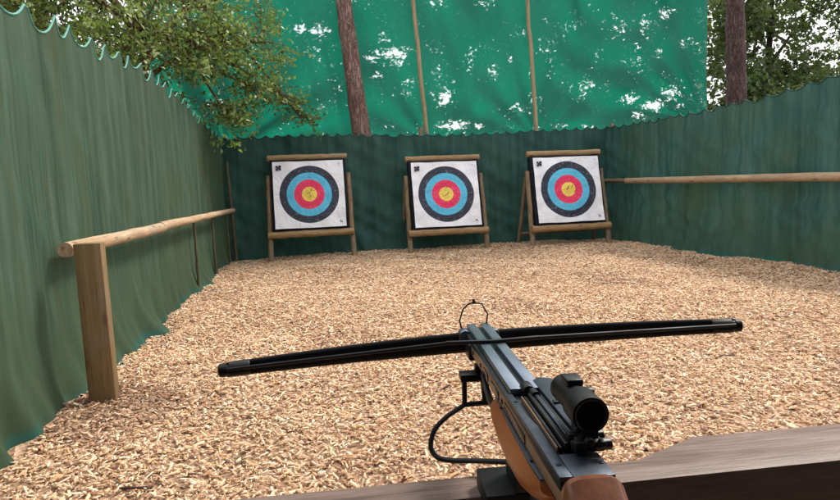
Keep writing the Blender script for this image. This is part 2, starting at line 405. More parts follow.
# ------------------------------------------------------------------ ground
def gz(x, y):
    w = np.clip(np.minimum(x + 3, 8 - x), 0, 1) * np.clip(np.minimum(y + 3, 13 - y), 0, 1)
    return w * (.014*np.sin(x*1.9 + .6*np.sin(y*1.3)) + .012*np.sin(y*2.3 + x) + .006*np.sin(x*6.1 + 2*np.sin(y*5.)) + .006*np.sin(y*7.3 + 1.4*np.sin(x*4.)))
gx = np.concatenate([[-600, -150, -50, -20, -9, -5], np.arange(-3.2, 8.4, .07), [10, 14, 20, 50, 150, 600]])
gy = np.concatenate([[-600, -150, -40, -12], np.arange(-3.2, 13.4, .07), [16, 22, 40, 150, 600]])
GX, GY = np.meshgrid(gx, gy); V = np.stack([GX.ravel(), GY.ravel(), gz(GX, GY).ravel()], 1)
nx, ny = len(gx), len(gy); ii = np.arange(nx*ny).reshape(ny, nx)
Fq = np.stack([ii[:-1, :-1], ii[:-1, 1:], ii[1:, 1:], ii[1:, :-1]], -1).reshape(-1, 4)
tag(raw_mesh('ground', V, Fq, M['ground']), kind='structure')

# chips
def left_x(y): return -1.44 + 0*y
def right_x(y): return 5.94 + (y - 5.95)*(5.5 - 5.94)/(10.8 - 5.95)
def chips(n, ylo, yhi, L0, L1, lift):
    y = rng.uniform(ylo, yhi, n); u = rng.uniform(0, 1, n)
    x = left_x(y) + u*(right_x(y) - left_x(y))
    L = np.clip(np.exp(rng.normal(math.log((L0+L1)/2*.84), .45, n)), L0*.5, L1*1.7); Wd = np.minimum(L*rng.uniform(.14, .45, n), .013); T = rng.uniform(.002, .006, n)
    yaw = rng.uniform(0, 2*PI, n); pitch = rng.normal(0, .26, n); roll = rng.normal(0, .40, n)
    base = np.array([[-.5,-.5,0],[.5,-.35,0],[.5,.4,0],[-.5,.5,0],[-.45,-.4,1],[.42,-.3,1],[.44,.3,1],[-.42,.4,1]])
    B = np.repeat(base[None], n, 0) * np.stack([L, Wd, T], 1)[:, None, :]
    B[:, :, :2] += rng.normal(0, .06, (n, 8, 2)) * np.stack([L, Wd], 1)[:, None, :]
    cp, sp = np.cos(pitch), np.sin(pitch); cr, sr = np.cos(roll), np.sin(roll); cy, sy = np.cos(yaw), np.sin(yaw)
    X, Y, Z = B[..., 0], B[..., 1], B[..., 2]
    Y, Z = Y*cr[:, None] - Z*sr[:, None], Y*sr[:, None] + Z*cr[:, None]
    X, Z = X*cp[:, None] - Z*sp[:, None], X*sp[:, None] + Z*cp[:, None]
    X, Y = X*cy[:, None] - Y*sy[:, None], X*sy[:, None] + Y*cy[:, None]
    zz = gz(x, y) + rng.uniform(0, lift, n)
    Vv = np.stack([X + x[:, None], Y + y[:, None], Z + zz[:, None]], -1).reshape(-1, 3)
    f = np.array([[4,5,6,7],[0,1,5,4],[1,2,6,5],[2,3,7,6],[3,0,4,7]])
    Ff = (f[None] + (np.arange(n)*8)[:, None, None]).reshape(-1, 4)
    pal = np.array([[.68,.50,.34],[.62,.44,.29],[.74,.60,.45],[.50,.33,.20],[.78,.68,.56],[.34,.19,.12],[.56,.34,.18],[.16,.08,.06],[.66,.48,.39]])
    wts = np.array([.2,.18,.17,.12,.11,.07,.07,.03,.05]); 
    k = rng.choice(len(pal), n, p=wts/wts.sum())
    # damp dark drifts here and there
    damp = np.exp(-((x+1.1)**2 + (y-3.6)**2)/.12) + (.45)*np.exp(-((x-5.3)**2/.5 + (y-6.8)**2/1.6)) + .5*(np.sin(x*2.1+1)*np.sin(y*1.7+x) > .72)
    c = np.clip(pal[k]*np.array([1.125, 1.065, .985])*rng.uniform(.84, 1.12, (n, 1)), 0, .86); dk = rng.uniform(0, 1, n) < damp*.55
    c[dk] *= np.array([.42, .36, .36])
    return Vv, Ff, np.repeat(c, 8, 0)
parts = [chips(72000, 1.2, 4.2, .013, .038, .020), chips(72000, 4.2, 7.4, .015, .042, .020), chips(36000, 7.4, 10.75, .022, .05, .018)]
v_, f_, c_ = chips(130, 1.6, 9.5, .03, .075, .022); c_ = c_*0 + np.array([.055, .03, .028]); parts.append((v_, f_, c_))
off = 0; VV = []; FF = []; CC = []
for v, f, c in parts: VV.append(v); FF.append(f + off); CC.append(c); off += len(v)
o = raw_mesh('wood_chips', np.concatenate(VV), np.concatenate(FF), M['chip'], None, False, np.concatenate(CC))
tag(o, 'loose pale wood chips covering the floor of the shooting range', 'wood chips', kind='stuff')

# ------------------------------------------------------------------ nets
def net(name, a, b, ztop, nrm_sign, mat, cordmat, label, sp=.33, dep=.12, fold=.02, flare=.10, seed=0, rows=46, res=.022, cord_r=.007, wr=1., bumps=()):
    a, b = np.array(a, float), np.array(b, float); L = np.linalg.norm(b - a); d = (b - a)/L
    nr = np.array([-d[1], d[0]])*nrm_sign                 # towards the range
    s = np.linspace(0, L, int(L/res)); v = np.linspace(0, 1, rows)**.9
    r0 = np.random.default_rng(seed)
    knots = [0.];
    while knots[-1] < L: knots.append(knots[-1] + sp*r0.uniform(.78, 1.22))
    knots = np.array(knots); idx = np.searchsorted(knots, s, side='right') - 1; idx = np.clip(idx, 0, len(knots)-2)
    fr = (s - knots[idx])/(knots[idx+1] - knots[idx]); dk = dep*r0.uniform(.6, 1.3, len(knots))[idx]
    zt = np.array([ztop(q) for q in s]) - dk*(1 - np.abs(2*fr - 1)**2.2)
    S, Vv = np.meshgrid(s, v); zb = -.03 + 0*s
    Z = zb[None] + (zt - zb)[None]*Vv
    tp = np.abs(2*fr - 1)[None]**2
    hang = fold*(sn(S, 4.2, seed, 4)*(.35 + .65*Vv) + .6*sn(S + .25*Vv, 9.5, seed+1, 4)*(.25 + .75*(1-Vv)))
    hang += fold*.5*sn(S*1.0 + 1.2*Z, 5.5, seed+2, 4) + .012*(tp - .4)*np.clip((Vv-.8)/.2, 0, 1)
    low = np.exp(-Z/.22); diag = fold*1.1*wr*sn(.8*S + 1.5*Z, 4.3, seed+2, 5)*np.clip(1.25 - Vv, 0, 1) + fold*.7*wr*sn(.7*S - 1.9*Z, 3.7, seed+5, 5)*np.clip(1.1 - Vv, 0, 1)
    for s0, am, wd in bumps: low = low + am/flare*np.exp(-((S - s0)/wd)**2)*np.exp(-Z/.16)
    base = low*(flare*(.55 + .45*sn(S, 1.7, seed+3, 3)) + .035*sn(S + .4*Z, 12., seed+4, 4))
    D = hang + base + diag
    X = a[0] + d[0]*S + nr[0]*D; Y = a[1] + d[1]*S + nr[1]*D
    Vt = np.stack([X.ravel(), Y.ravel(), Z.ravel()], 1); n = len(s); i = np.arange(len(v)*n).reshape(len(v), n)
    Fq = np.stack([i[:-1, :-1], i[:-1, 1:], i[1:, 1:], i[1:, :-1]], -1).reshape(-1, 4)
    root = empty(name, (float((a+b)[0]/2), float((a+b)[1]/2), 0), label=label, cat='netting')
    Vt[:, 0] -= root.location.x; Vt[:, 1] -= root.location.y
    raw_mesh('mesh_sheet', Vt, Fq, mat, root)
    top = Vt.reshape(len(v), n, 3)[-1][::2]
    MB().tube([Vector(map(float, q)) for q in top], cord_r, 6).build('hem_cord', cordmat, root)
    return root

def ztl(q):   # left net: measured along y from .4
    y = .4 + q
    return float(np.interp(y, [0, 3.5, 4, 4.7, 5.6, 6.5, 8, 9.8, 11], [2.28, 2.27, 2.30, 2.345, 2.40, 2.44, 2.36, 2.19, 2.15]))
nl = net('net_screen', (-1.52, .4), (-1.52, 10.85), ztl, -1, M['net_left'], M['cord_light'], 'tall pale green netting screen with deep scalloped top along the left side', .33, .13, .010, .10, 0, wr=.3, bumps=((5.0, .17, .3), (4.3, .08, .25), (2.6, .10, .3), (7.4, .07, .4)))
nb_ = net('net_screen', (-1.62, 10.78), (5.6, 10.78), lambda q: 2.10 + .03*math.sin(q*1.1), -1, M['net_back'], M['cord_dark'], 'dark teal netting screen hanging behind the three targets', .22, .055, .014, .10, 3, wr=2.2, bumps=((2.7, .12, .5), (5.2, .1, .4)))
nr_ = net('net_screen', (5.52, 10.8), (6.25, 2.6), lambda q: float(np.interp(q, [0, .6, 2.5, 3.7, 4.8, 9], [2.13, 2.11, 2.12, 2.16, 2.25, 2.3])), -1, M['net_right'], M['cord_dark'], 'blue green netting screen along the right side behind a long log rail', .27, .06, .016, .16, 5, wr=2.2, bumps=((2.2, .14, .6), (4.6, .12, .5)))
# posts carrying the nets (their tops peep over the hem)
def rel(o, p): return (p[0]-o.location.x, p[1]-o.location.y, p[2]-o.location.z)
for o_, ps in ((nb_, [(1.96, 10.88, 2.19), (-1.2, 10.88, 2.02), (3.8, 10.88, 2.0)]), (nr_, [(5.66, 10.82, 2.17), (6.05, 6.6, 2.0), (5.85, 8.6, 2.0)]), (nl, [(-1.62, 6.9, 2.25), (-1.62, 3.9, 2.1), (-1.62, 9.6, 2.0)])):
    for p in ps:
        mb = MB(); log(mb, rel(o_, (p[0], p[1], -.1)), rel(o_, p), .045, .04, 8); mb.build('post', M['log_z'], o_)

# ------------------------------------------------------------------ emerald tarp
TX0, TX1, TZ0, TZ1, TY = -2.7, 8.05, 1.75, 6.2, 11.34
xs = np.arange(TX0, TX1 + .001, .035); zs = np.arange(TZ0, TZ1, .04)
Xg, Zg = np.meshgrid(xs, zs)
Dd = np.zeros_like(Xg)
anch = [(8.05, 2.2, 17, .034), (8.0, 6.2, 13, .05), (4.35, 1.9, 13, .020), (2.25, 1.9, 12, .018), (-1.5, 1.9, 15, .05), (4.1, 6.4, 16, .03), (1.9, 6.4, 14, .03), (6.2, 7.6, 20, .05), (.3, 7.2, 18, .04)]
for ax, az, k, A in anch:
    th = np.arctan2(Zg - az, Xg - ax); r = np.hypot(Xg - ax, Zg - az)
    Dd += 1.15*A*np.sin(k*th + ax)*np.minimum(r, 1.2)*np.exp(-r/2.4)*1.6
Dd += .10*np.sin((Xg - 2.2)*PI/2.1)**2*np.clip((Zg - 1.9)/1.5, 0, 1) + .012*sn(Xg*1.3 + Zg*.35, 5, 2, 4)
rs_ = np.hypot(Xg - 6.35, (Zg - 5.1)*1.05); Dd += .030*np.sin(rs_*7.5 + .5*np.sin(3*Xg))*np.clip((Xg - 4.4)/.8, 0, 1)*np.clip((8.05 - Xg)/.5, 0, 1)*np.clip(rs_/1., 0, 1)
Dd += .007*np.abs(sn(Xg + .16*Zg, 6.5, 4, 5)) + .006*np.abs(sn(Xg - .25*Zg, 5.1, 2, 5))
Dd += .022*sn(Xg + .22*Zg, 3.2, 1, 3)*np.clip((4.8 - Xg)/.8, .15, 1)
blobs = [(392,53,26,8,.9),(372,56,12,6,.8),(398,62,14,6,.7),(378,75,9,5,.8),(445,98,11,10,.9),(440,103,9,8,.7),(455,125,24,6,1.),(478,126,10,4,.9),(318,30,14,10,.8),(300,27,10,7,.9),(385,35,10,9,.6),(432,45,9,10,.5),
 (485,3,14,5,.7),(495,70,8,10,.7),(472,55,6,12,.5),(472,62,6,9,.6),(512,58,7,6,.6),(518,108,10,7,.8),(546,20,6,8,.6),(556,47,9,8,.5),(668,12,13,8,.9),(678,8,12,6,.7),(655,105,17,9,1.),(630,98,16,8,.8),(672,92,18,12,.8),(640,115,11,8,.8),(690,42,14,9,.7),(588,85,14,10,.7),(572,88,8,7,.5),
 (605,85,10,8,.5),(580,25,9,6,.5),(635,48,12,8,.6),(622,62,10,7,.5),(645,20,10,6,.6),(680,105,12,6,.7),(700,50,8,14,.5),(390,125,10,5,.6),(560,126,18,4,.6),(332,48,10,8,.4),(420,20,8,10,.4),(535,128,8,4,.7),(590,127,18,4,.6),(660,52,10,8,.6)]
Cm = np.zeros_like(Xg)
cvec = Vector((0, 0, 1.2))
for bx_, by_, sx_, sy_, w_ in blobs:       # (measured on a 840x500 elevation of the sheet, 1 px = 18.9 mm)
    ray = fwd + r2*((bx_-420)/600) - u2*((by_-250)/600); p = cvec + ray*(TY/ray.y)
    q = .0189
    Cm = np.maximum(Cm, w_*np.exp(-(((Xg-p.x)/(sx_*q*.9))**2 + ((Zg-p.z)/(sy_*q*1.0))**2)))
Vt = np.stack([Xg.ravel(), (TY + Dd).ravel(), Zg.ravel()], 1); n = len(xs); i = np.arange(len(zs)*n).reshape(len(zs), n)
Fq = np.stack([i[:-1, :-1], i[:-1, 1:], i[1:, 1:], i[1:, :-1]], -1).reshape(-1, 4)
Vt[:, 1] -= 0
tr_ = raw_mesh('tarp', Vt, Fq, M['tarp'], None, True, np.repeat(Cm.ravel()[:, None], 3, 1))
tag(tr_, 'bright emerald tarp with ragged pale flecks hung high behind the targets', 'tarp')
for a, b, lab in (((2.27, 11.17, -.1), (1.86, 11.17, 6.0), 'thin bare pole leaning on the emerald tarp above the middle target'), ((4.40, 11.17, -.1), (4.06, 11.17, 6.0), 'thin bare pole on the emerald tarp just left of the right target')):
    mb = MB(); log(mb, (0, 0, 0), (b[0]-a[0], 0, b[2]-a[2]), .045, .036, 16, .012, 10)
    o = mb.build('pole', M['pole']); o.location = a; tag(o, lab, 'pole', 'poles against the tarp')

# ------------------------------------------------------------------ log rails
rl_ = empty('log_rail', (-1.4, 3.6, 0), label='log rail on posts along the left netting, its square post nearest', cat='rail')
mb = MB(); log(mb, (-.03, .13, .897), (0, 2.25, .885), .043, .045, 10); mb.build('rail_log', M['log_y'], rl_)
mb = MB(); log(mb, (0, 2.18, .896), (.02, 7.0, .862), .043, .038, 16); mb.build('rail_log', M['log_y'], rl_)
mb = MB(); mb.box(.052, .197, .02, .10, -.1, .935, Matrix.Translation((0, 0, 0))); o = mb.build('square_post', M['post_new'], rl_, .006); o['label'] = 'thick square post at the near end'
for y in (4.0, 5.3, 6.75):
    mb = MB(); log(mb, (-.055, y, -.1), (-.055, y, .87), .017, .016, 8); mb.build('post', M['dark_post'], rl_)
o = empty('corner_pole', (-1.38, 10.62, 0), label='thin dark pole standing in the left back corner of the netting', cat='pole')
mb = MB(); log(mb, (0, 0, -.1), (-.05, .03, 1.68), .03, .024, 8); mb.build('pole', M['dark_post'], o)
rr_ = empty('log_rail', (5.5, 10.5, 0), label='long log rail fixed along the right netting', cat='rail')
mb = MB()
def rx(y): return right_x(y) - .10 - 5.5
log(mb, (rx(9.95), 9.95-10.5, 1.085), (rx(3.2), 3.2-10.5, 1.075), .050, .056, 22); mb.build('rail_log', M['log_y'], rr_)
mb = MB(); log(mb, (rx(10.62), 10.62-10.5, 1.095), (rx(9.9), 9.9-10.5, 1.09), .040, .040, 5); o = mb.build('rail_log', M['log_z'], rr_); o['label'] = 'short dark weathered log at the far end'
# ------------------------------------------------------------------ targets
LEAN = rad(13.5)
def target(loc, rz, label, seed, dz):
    random.seed(seed)
    t = empty('archery_target', loc, (0, 0, rz), label=label, cat='archery target', group='archery targets on log easels along the back netting')
    tl = math.tan(LEAN)
    def P(x, z, off=0): return (x, z*tl + off*math.cos(LEAN), z - off*math.sin(LEAN) + dz)   # on the leaning plane, off = behind it
    Rm = Matrix.Translation((0, 0, dz)) @ Matrix.Rotation(-LEAN, 4, 'X')
    k = 1/math.cos(LEAN)
    # face sheet
    n = 44; xs = np.linspace(-.59, .59, n); zs = np.linspace(-.575, .575, n); Xf, Zf = np.meshgrid(xs, zs)
    r_ = np.random.default_rng(seed)
    dsp = .011*sn(Xf*1.0 + Zf*.6, 7, seed, 4)*np.clip((np.hypot(Xf, Zf)-.2)/.4, 0, 1) + .009*sn(Zf - Xf*.4, 9, seed+1, 4)
    ed = np.maximum(np.abs(Xf)/.59, np.abs(Zf)/.575)
    cn = np.exp(-(((Xf - .59*(1 if seed % 2 else -1))/.22)**2 + ((Zf + .575*(1 if seed != 22 else -1))/.22)**2)); dsp += -.028*cn*np.clip((ed - .6)/.4, 0, 1)
    dsp += -.010*np.clip((ed-.85)/.15, 0, 1)*(.5 + .5*sn(Xf*2+Zf*3, 4, seed+2, 3))
    Xf = Xf*(1 + .006*sn(Zf, 6, seed+3, 3)); Zf2 = Zf*(1 + .006*sn(Xf, 6, seed+4, 3))
    Vt = np.stack([Xf.ravel(), dsp.ravel(), Zf2.ravel()], 1); i = np.arange(n*n).reshape(n, n)
    Fq = np.stack([i[:-1, :-1], i[:-1, 1:], i[1:, 1:], i[1:, :-1]], -1).reshape(-1, 4)
    fc = raw_mesh('target_face', Vt, Fq, M['face'], t)
    zc = 1.0
    fc.location = P(0, zc, -.030); fc.rotation_euler = (-LEAN, 0, 0)
    # printed marks of the sheet
    def mark(quads, name):
        mb = MB()
        for x0, x1, z0, z1 in quads: mb.add([(x0, -.0235, z0), (x1, -.0235, z0), (x1, -.0235, z1), (x0, -.0235, z1)], [(0, 1, 2, 3)])
        o = mb.build(name, M['ink'], fc, 0, False)
    q = []
    for (u, v, w, h) in ((0,0,.030,.026),(.036,.004,.030,.024),(0,.034,.026,.028),(.034,.034,.034,.030),(.022,.018,.024,.026)): q.append((-.53+u, -.53+u+w, .435+v, .435+v+h))
    q = [(-.535+(a+.53)*1.35, -.535+(b+.53)*1.35, .42+(c-.435)*1.35, .42+(d-.435)*1.35) for a, b, c, d in q]
    mark(q, 'printed_emblem')
    mark([(.485+.0, .500, -.488, -.470), (.498, .512, -.500, -.484), (.510, .524, -.512, -.494), (.486, .492, -.512, -.500)], 'printed_mark')
    mark([(.50, .512, .50, .506), (.514, .53, .508, .515)], 'printed_mark')
    # spent bolts stuck in the gold
    for _ in range(4):
        bx, bz = random.gauss(0, .045), random.gauss(0, .045)
        mb = MB(); mb.tube([(bx, .01, bz), (bx + random.uniform(-.01, .01), -.10, bz + .012)], .0045, 8); mb.build('bolt', M['fletch'], fc)
    # butt
    mb = MB(); mb.box(-.635, .635, .0, .16, .40*k, 1.60*k, Rm); mb.build('butt', M['boss'], t, .012)
    # top cap log and lower rest log
    mb = MB(); log(mb, P(-.67, 1.645, .05), P(.67, 1.645, .05), .052, .050, 12, .005); mb.build('top_log', M['log_x'], t)
    mb = MB(); log(mb, P(-.71, .355, .02), P(.71, .36, .02), .058, .056, 12, .005); mb.build('rest_log', M['log_x'], t)
    for sx in (-1, 1):
        mb = MB(); log(mb, P(sx*.69, -dz - .08, .10), P(sx*.672, 1.36, .08), .046, .042, 9, .005); mb.build('front_leg', M['log_z'], t)
        a = Vector(P(sx*.672, 1.28, .17)); mb = MB(); log(mb, a, (sx*.73, .86 + .0, -.08), .034, .032, 8, .005); mb.build('rear_leg', M['log_z'], t)
    mb = MB(); log(mb, (-.72, .80, .20), (.72, .80, .22), .03, .028, 8, .005); mb.build('brace', M['log_z'], t)
    return t
random.seed(3)
target((-.085, 10.13, 0), 0, 'archery target on log easel, nearest the left netting and the overhanging leaves', 21, .075)
target((2.265, 10.08, 0), 0, 'archery target on log easel in the middle, below the leaning bare pole', 22, -.02)
target((4.33, 9.64, 0), rad(-2), 'archery target on log easel beside the right corner, near the end of the log rail', 23, -.02)
random.seed(99)

# ------------------------------------------------------------------ trees
def leaves(name, clusters, per, size, pal, mat, parent, seed, sub=.16, hang=.3, aspect=.5, cents=None):
    r_ = np.random.default_rng(seed); P_ = []; 
    for (c, rr, nsub) in clusters:
        cc = np.array(c) + r_.normal(0, .5, (nsub, 3))*np.array(rr)
        for q in cc:
            m = max(3, int(per*r_.uniform(.4, 1.5)))
            ax = r_.normal(0, 1, 3)*np.array([1, 1, .45]); ax /= np.linalg.norm(ax)
            pts = q + ax*r_.uniform(-sub*2.2, sub*2.2, (m, 1)) + r_.normal(0, sub*.30, (m, 3))
            P_.append(np.concatenate([pts, np.full((m, 1), r_.uniform(0, 1))], 1))
            if cents is not None: cents.append(np.concatenate([q, ax*sub*2.2]))
    A = np.concatenate(P_); n = len(A); p = A[:, :3]; tone = A[:, 3]
    d = r_.normal(0, 1, (n, 3)); d[:, 2] -= hang; d /= np.linalg.norm(d, axis=1)[:, None]
    h = r_.normal(0, 1, (n, 3)); h[:, 2] += .6; s_ = np.cross(d, h); s_ /= np.linalg.norm(s_, axis=1)[:, None] + 1e-6
    nn = np.cross(s_, d)
    L = size*r_.uniform(.6, 1.35, n)[:, None]; Wd = L*aspect
    v0 = p; v1 = p + d*L*.45 + s_*Wd*.5 + nn*L*.08; v2 = p + d*L - nn*L*.08; v3 = p + d*L*.45 - s_*Wd*.5 + nn*L*.08
    Vv = np.stack([v0, v1, v2, v3], 1).reshape(-1, 3); 
    b = (np.arange(n)*4)[:, None]
    Ff = np.concatenate([b + np.array([[0, 1, 2]]), b + np.array([[0, 2, 3]])], 1).reshape(-1, 3)
    pal = np.array(pal); k = np.clip((tone*.55 + r_.uniform(0, 1, n)*.45)*len(pal), 0, len(pal)-1).astype(int)
    c = pal[k]*r_.uniform(.75, 1.25, (n, 1))
    return raw_mesh(name, Vv, Ff, mat, parent, False, np.repeat(c, 4, 0))

def tree(name, loc, label, trunk, clusters, per, size, pal, lmat, bmat, seed, sub=.16, limbs=14, twigs=60, group=None, r0=.12, aspect=.5, tw=.010):
    random.seed(seed); root = empty(name, loc, label=label, cat='tree', group=group)
    pts = [Vector(p) for p in trunk]; mb = MB()
    rs = [r0*(1 - .7*i/(len(pts)-1)) for i in range(len(pts))]
    mb.tube(pts, rs, 12, jit=.05).build('trunk', bmat, root)
    cents = []
    leaves('crown', clusters, per, size, pal, lmat, root, seed, sub, cents=cents, aspect=aspect)
    mb = MB()
    hubs = []
    for c, rr, ns in clusters:
        c = Vector(c); i = random.randrange(len(pts)//2, len(pts)); a = pts[i]
        mid = a.lerp(c, .5) + Vector((random.uniform(-.2, .2), random.uniform(-.2, .2), random.uniform(.0, .35)))
        mb.tube([a, a.lerp(mid, .5), mid, mid.lerp(c, .6), c], [r0*.35, r0*.28, r0*.2, r0*.14, r0*.08], 6)
        hubs.append((c, mid))
    for q in random.sample(cents, min(twigs, len(cents))):
        av = Vector(map(float, q[3:])); q = Vector(map(float, q[:3])); h, mid = min(hubs, key=lambda u: (u[0]-q).length)
        m = h.lerp(q, .5) + Vector((random.uniform(-.12, .12), random.uniform(-.12, .12), random.uniform(-.05, .15)))
        a_, b_ = (q-av, q+av) if (q-av-h).length < (q+av-h).length else (q+av, q-av)
        mb.tube([h.lerp(mid, .15), m, a_], [tw, tw*.7, tw*.5], 5, cap=False); mb.tube([a_, q, b_], [tw*.5, tw*.4, tw*.2], 4, cap=False)
    mb.build('branches', M['twig'] if lmat is M['leaf'] else bmat, root)
    return root

palL = [(.025,.050,.020),(.055,.105,.028),(.105,.18,.040),(.17,.255,.055),(.25,.345,.095),(.36,.45,.18),(.50,.56,.34)]
palD = [(.018,.034,.014),(.034,.062,.020),(.056,.098,.028),(.088,.14,.040),(.14,.19,.065)]
palB = [(.032,.040,.014),(.055,.085,.022),(.12,.105,.032),(.105,.16,.038),(.17,.22,.06),(.27,.31,.12)]
# near, small-leaved tree leaning over the left screen
def off(L, cl): return [((c[0]-L[0], c[1]-L[1], c[2]-L[2]), r, n) for c, r, n in cl]
L0 = (-2.75, 8.2, 0)
clA = [((-1.15, 9.4, 3.35), (.55,.8,.65), 42), ((-.85, 9.7, 2.75), (.42,.5,.35), 24), ((-1.55, 8.9, 3.2), (.7,.9,.75), 60), ((-1.5, 9.6, 4.1), (.9,.9,.8), 40), ((-2.0, 8.2, 3.2), (.6,1.,.8), 56), ((-2.3, 7.3, 3.5), (.6,1.,.9), 60), ((-2.6, 8.4, 4.5), (1.,1.,.8), 44),
       ((-2.3, 6.3, 3.2), (.5,.9,.8), 50), ((-2.6, 5.6, 3.5), (.6,.9,.8), 44), ((-.30, 10.2, 2.62), (.25,.25,.22), 9), ((-.12, 10.3, 2.30), (.14,.2,.18), 6), ((-.55, 9.9, 4.4), (.5,.5,.5), 14), ((-.65, 10.0, 3.5), (.4,.4,.4), 20), ((-1.25, 9.6, 2.35), (.5,.5,.28), 22)]
tree('leafy_tree', L0, 'small leaved pale green tree leaning over the left netting into the back corner', [(0,0,0),(.1,.1,1.2),(.3,.25,2.4),(.55,.4,3.4),(.8,.7,4.4)], off(L0, clA), 38, .068, palL, M['leaf'], M['bark_dark'], 5, .15, twigs=400, tw=.008, r0=.13, aspect=.55)
L1 = (-3.4, 5.2, 0)
clB = [((-2.5, 4.9, 3.0), (.5,.8,.6), 40), ((-2.7, 5.6, 2.7), (.5,.9,.6), 44), ((-2.9, 4.3, 3.3), (.7,.8,.8), 40), ((-3.2, 6.5, 3.2), (.7,1.,1.), 50), ((-3.3, 7.6, 2.9), (.6,1.,.9), 44), ((-3.6, 5.4, 4.2), (1.,1.2,.9), 50)]
tree('leafy_tree', L1, 'brownish green bushy tree pressed behind the near half of the left netting', [(0,0,0),(0,.1,1.2),(.2,.2,2.4),(.3,.3,3.6)], off(L1, clB), 60, .062, palB, M['leaf'], M['bark_dark'], 6, .17, twigs=200, r0=.10)
L2 = (-6., 10.5, 0)
clC = [((-4.6, 10.5, 3.0), (1.2,1.3,1.2), 60), ((-5.6, 9.0, 3.4), (1.2,1.3,1.4), 60), ((-5.0, 12, 4.5), (1.5,1.5,1.5), 60), ((-3.4, 12.4, 3.6), (1.2,1.,1.3), 60), ((-6.2, 10.8, 5.6), (1.6,1.6,1.3), 60), ((-4.2, 9.4, 5.4), (1.3,1.3,1.2), 50), ((-5., 7.6, 3.2), (1.,1.2,1.2), 46), ((-4.6,11,1.6), (1.4,1.6,.8), 50)]
tree('bushy_tree', L2, 'dark green dense tree far behind the left netting', [(0,0,0),(.1,.1,2),(.3,.2,4),(.4,.3,5.8)], off(L2, clC), 60, .12, palD, M['leaf_dark'], M['bark_dark'], 8, .28, twigs=40, r0=.2)
# right hand trees
L3 = (12.6, 15.2, 0)
clD = [((11.5, 14.6, 3.4), (.9,1.,.9), 38), ((11.9, 15.0, 5.0), (1.5,1.2,.9), 46), ((13.2, 15.3, 3.7), (1.3,1.2,.8), 44), ((14.4, 15.4, 5.6), (1.5,1.2,1.1), 46), ((12.6, 15.3, 6.7), (2.,1.4,1.), 44), ((11.4, 14.6, 5.8), (.9,1.,1.0), 30)]
tree('broadleaf_tree', L3, 'dark broadleaf tree behind the right netting with white sky showing through', [(0,0,0),(-.1,0,2),(.1,.1,4),(.2,.1,6.4)], off(L3, clD), 46, .15, palD, M['leaf_dark'], M['bark_dark'], 12, .26, twigs=80, r0=.16, aspect=.6, tw=.016)
L4 = (13.2, 17.5, 0)
clE = [((12.9, 17, 2.9), (.8,1.,.8), 36), ((14.0, 17.3, 2.7), (1.,1.,.7), 36), ((15.2, 17.2, 3.1), (1.2,1.,.8), 36), ((16.9, 17.2, 3.8), (1.5,1.,.9), 40), ((13.0, 17.6, 4.7), (.9,1.,1.0), 22), ((13.4, 17.6, 6.4), (1.1,1.,1.0), 30)]
tree('broadleaf_tree', L4, 'lower leafy tree filling the gap beside the right hand trunk, above the netting', [(0,0,0),(0,0,2),(.2,0,4),(.3,0,6)], off(L4, clE), 48, .16, palD, M['leaf_dark'], M['bark_dark'], 14, .28, twigs=60, r0=.18, aspect=.6, tw=.018)

def pine(loc, pts, r0, r1, bmat, label, seed, crown_z):
    random.seed(seed); root = empty('pine_tree', loc, label=label, cat='tree')
    n = 40; a = []
    P_ = [Vector(p) for p in pts]
    for i in range(n+1):
        u = i/n*(len(P_)-1); k = min(int(u), len(P_)-2); a.append(P_[k].lerp(P_[k+1], u-k) + Vector((random.uniform(-.006, .006), random.uniform(-.006, .006), 0)))
    rs = [(r0 + (r1-r0)*i/n)*random.uniform(.97, 1.03)*(1 + (.06 if i % 9 == 4 else 0)) for i in range(n+1)]
    MB().tube(a, rs, 22, jit=.025).build('trunk', bmat, root)
    top = P_[-1]
    cl = [((top.x + random.uniform(-1, 1), top.y + random.uniform(-.8, .8), crown_z + random.uniform(-.6, 1.2)), (.8, .8, .4), 14) for _ in range(6)]
    leaves('crown', cl, 30, .16, palD, M['leaf_dark'], root, seed, .25, aspect=.25)
    return root
pine((1.10, 11.02, 0), [(0,0,-.1),(-.11,0,1.2),(-.23,0,2.4),(-.40,.02,4.4),(-.62,.05,7.5),(-.7,.1,9.5)], .215, .09, M['bark_pine'], 'pink brown pine trunk leaning in front of the emerald tarp', 31, 9.6)
pine((9.72, 12.5, 0), [(0,0,-.1),(-.05,0,1.2),(-.12,0,2.6),(-.22,0,5.),(-.4,.0,8),(-.5,.1,10)], .27, .13, M['bark_purple'], 'purplish brown pine trunk rising behind the right netting', 32, 10.2)

# ------------------------------------------------------------------ foreground railing
rail = empty('timber_railing', (.30, .66, .84), (0, 0, rad(-3)), label='brown stained timber railing across the bottom right with a weathered top edge', cat='railing')
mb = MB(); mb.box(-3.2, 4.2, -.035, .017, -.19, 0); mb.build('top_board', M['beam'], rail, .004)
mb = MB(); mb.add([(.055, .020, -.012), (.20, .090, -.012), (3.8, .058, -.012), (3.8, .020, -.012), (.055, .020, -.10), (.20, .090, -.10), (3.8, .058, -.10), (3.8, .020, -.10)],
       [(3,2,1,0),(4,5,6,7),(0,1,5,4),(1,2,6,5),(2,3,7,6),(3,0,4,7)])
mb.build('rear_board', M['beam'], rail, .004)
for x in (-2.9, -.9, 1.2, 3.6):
    mb = MB(); mb.box(x, x+.09, -.125, -.038, -.86, -.02); mb.build('post', M['beam'], rail, .005)

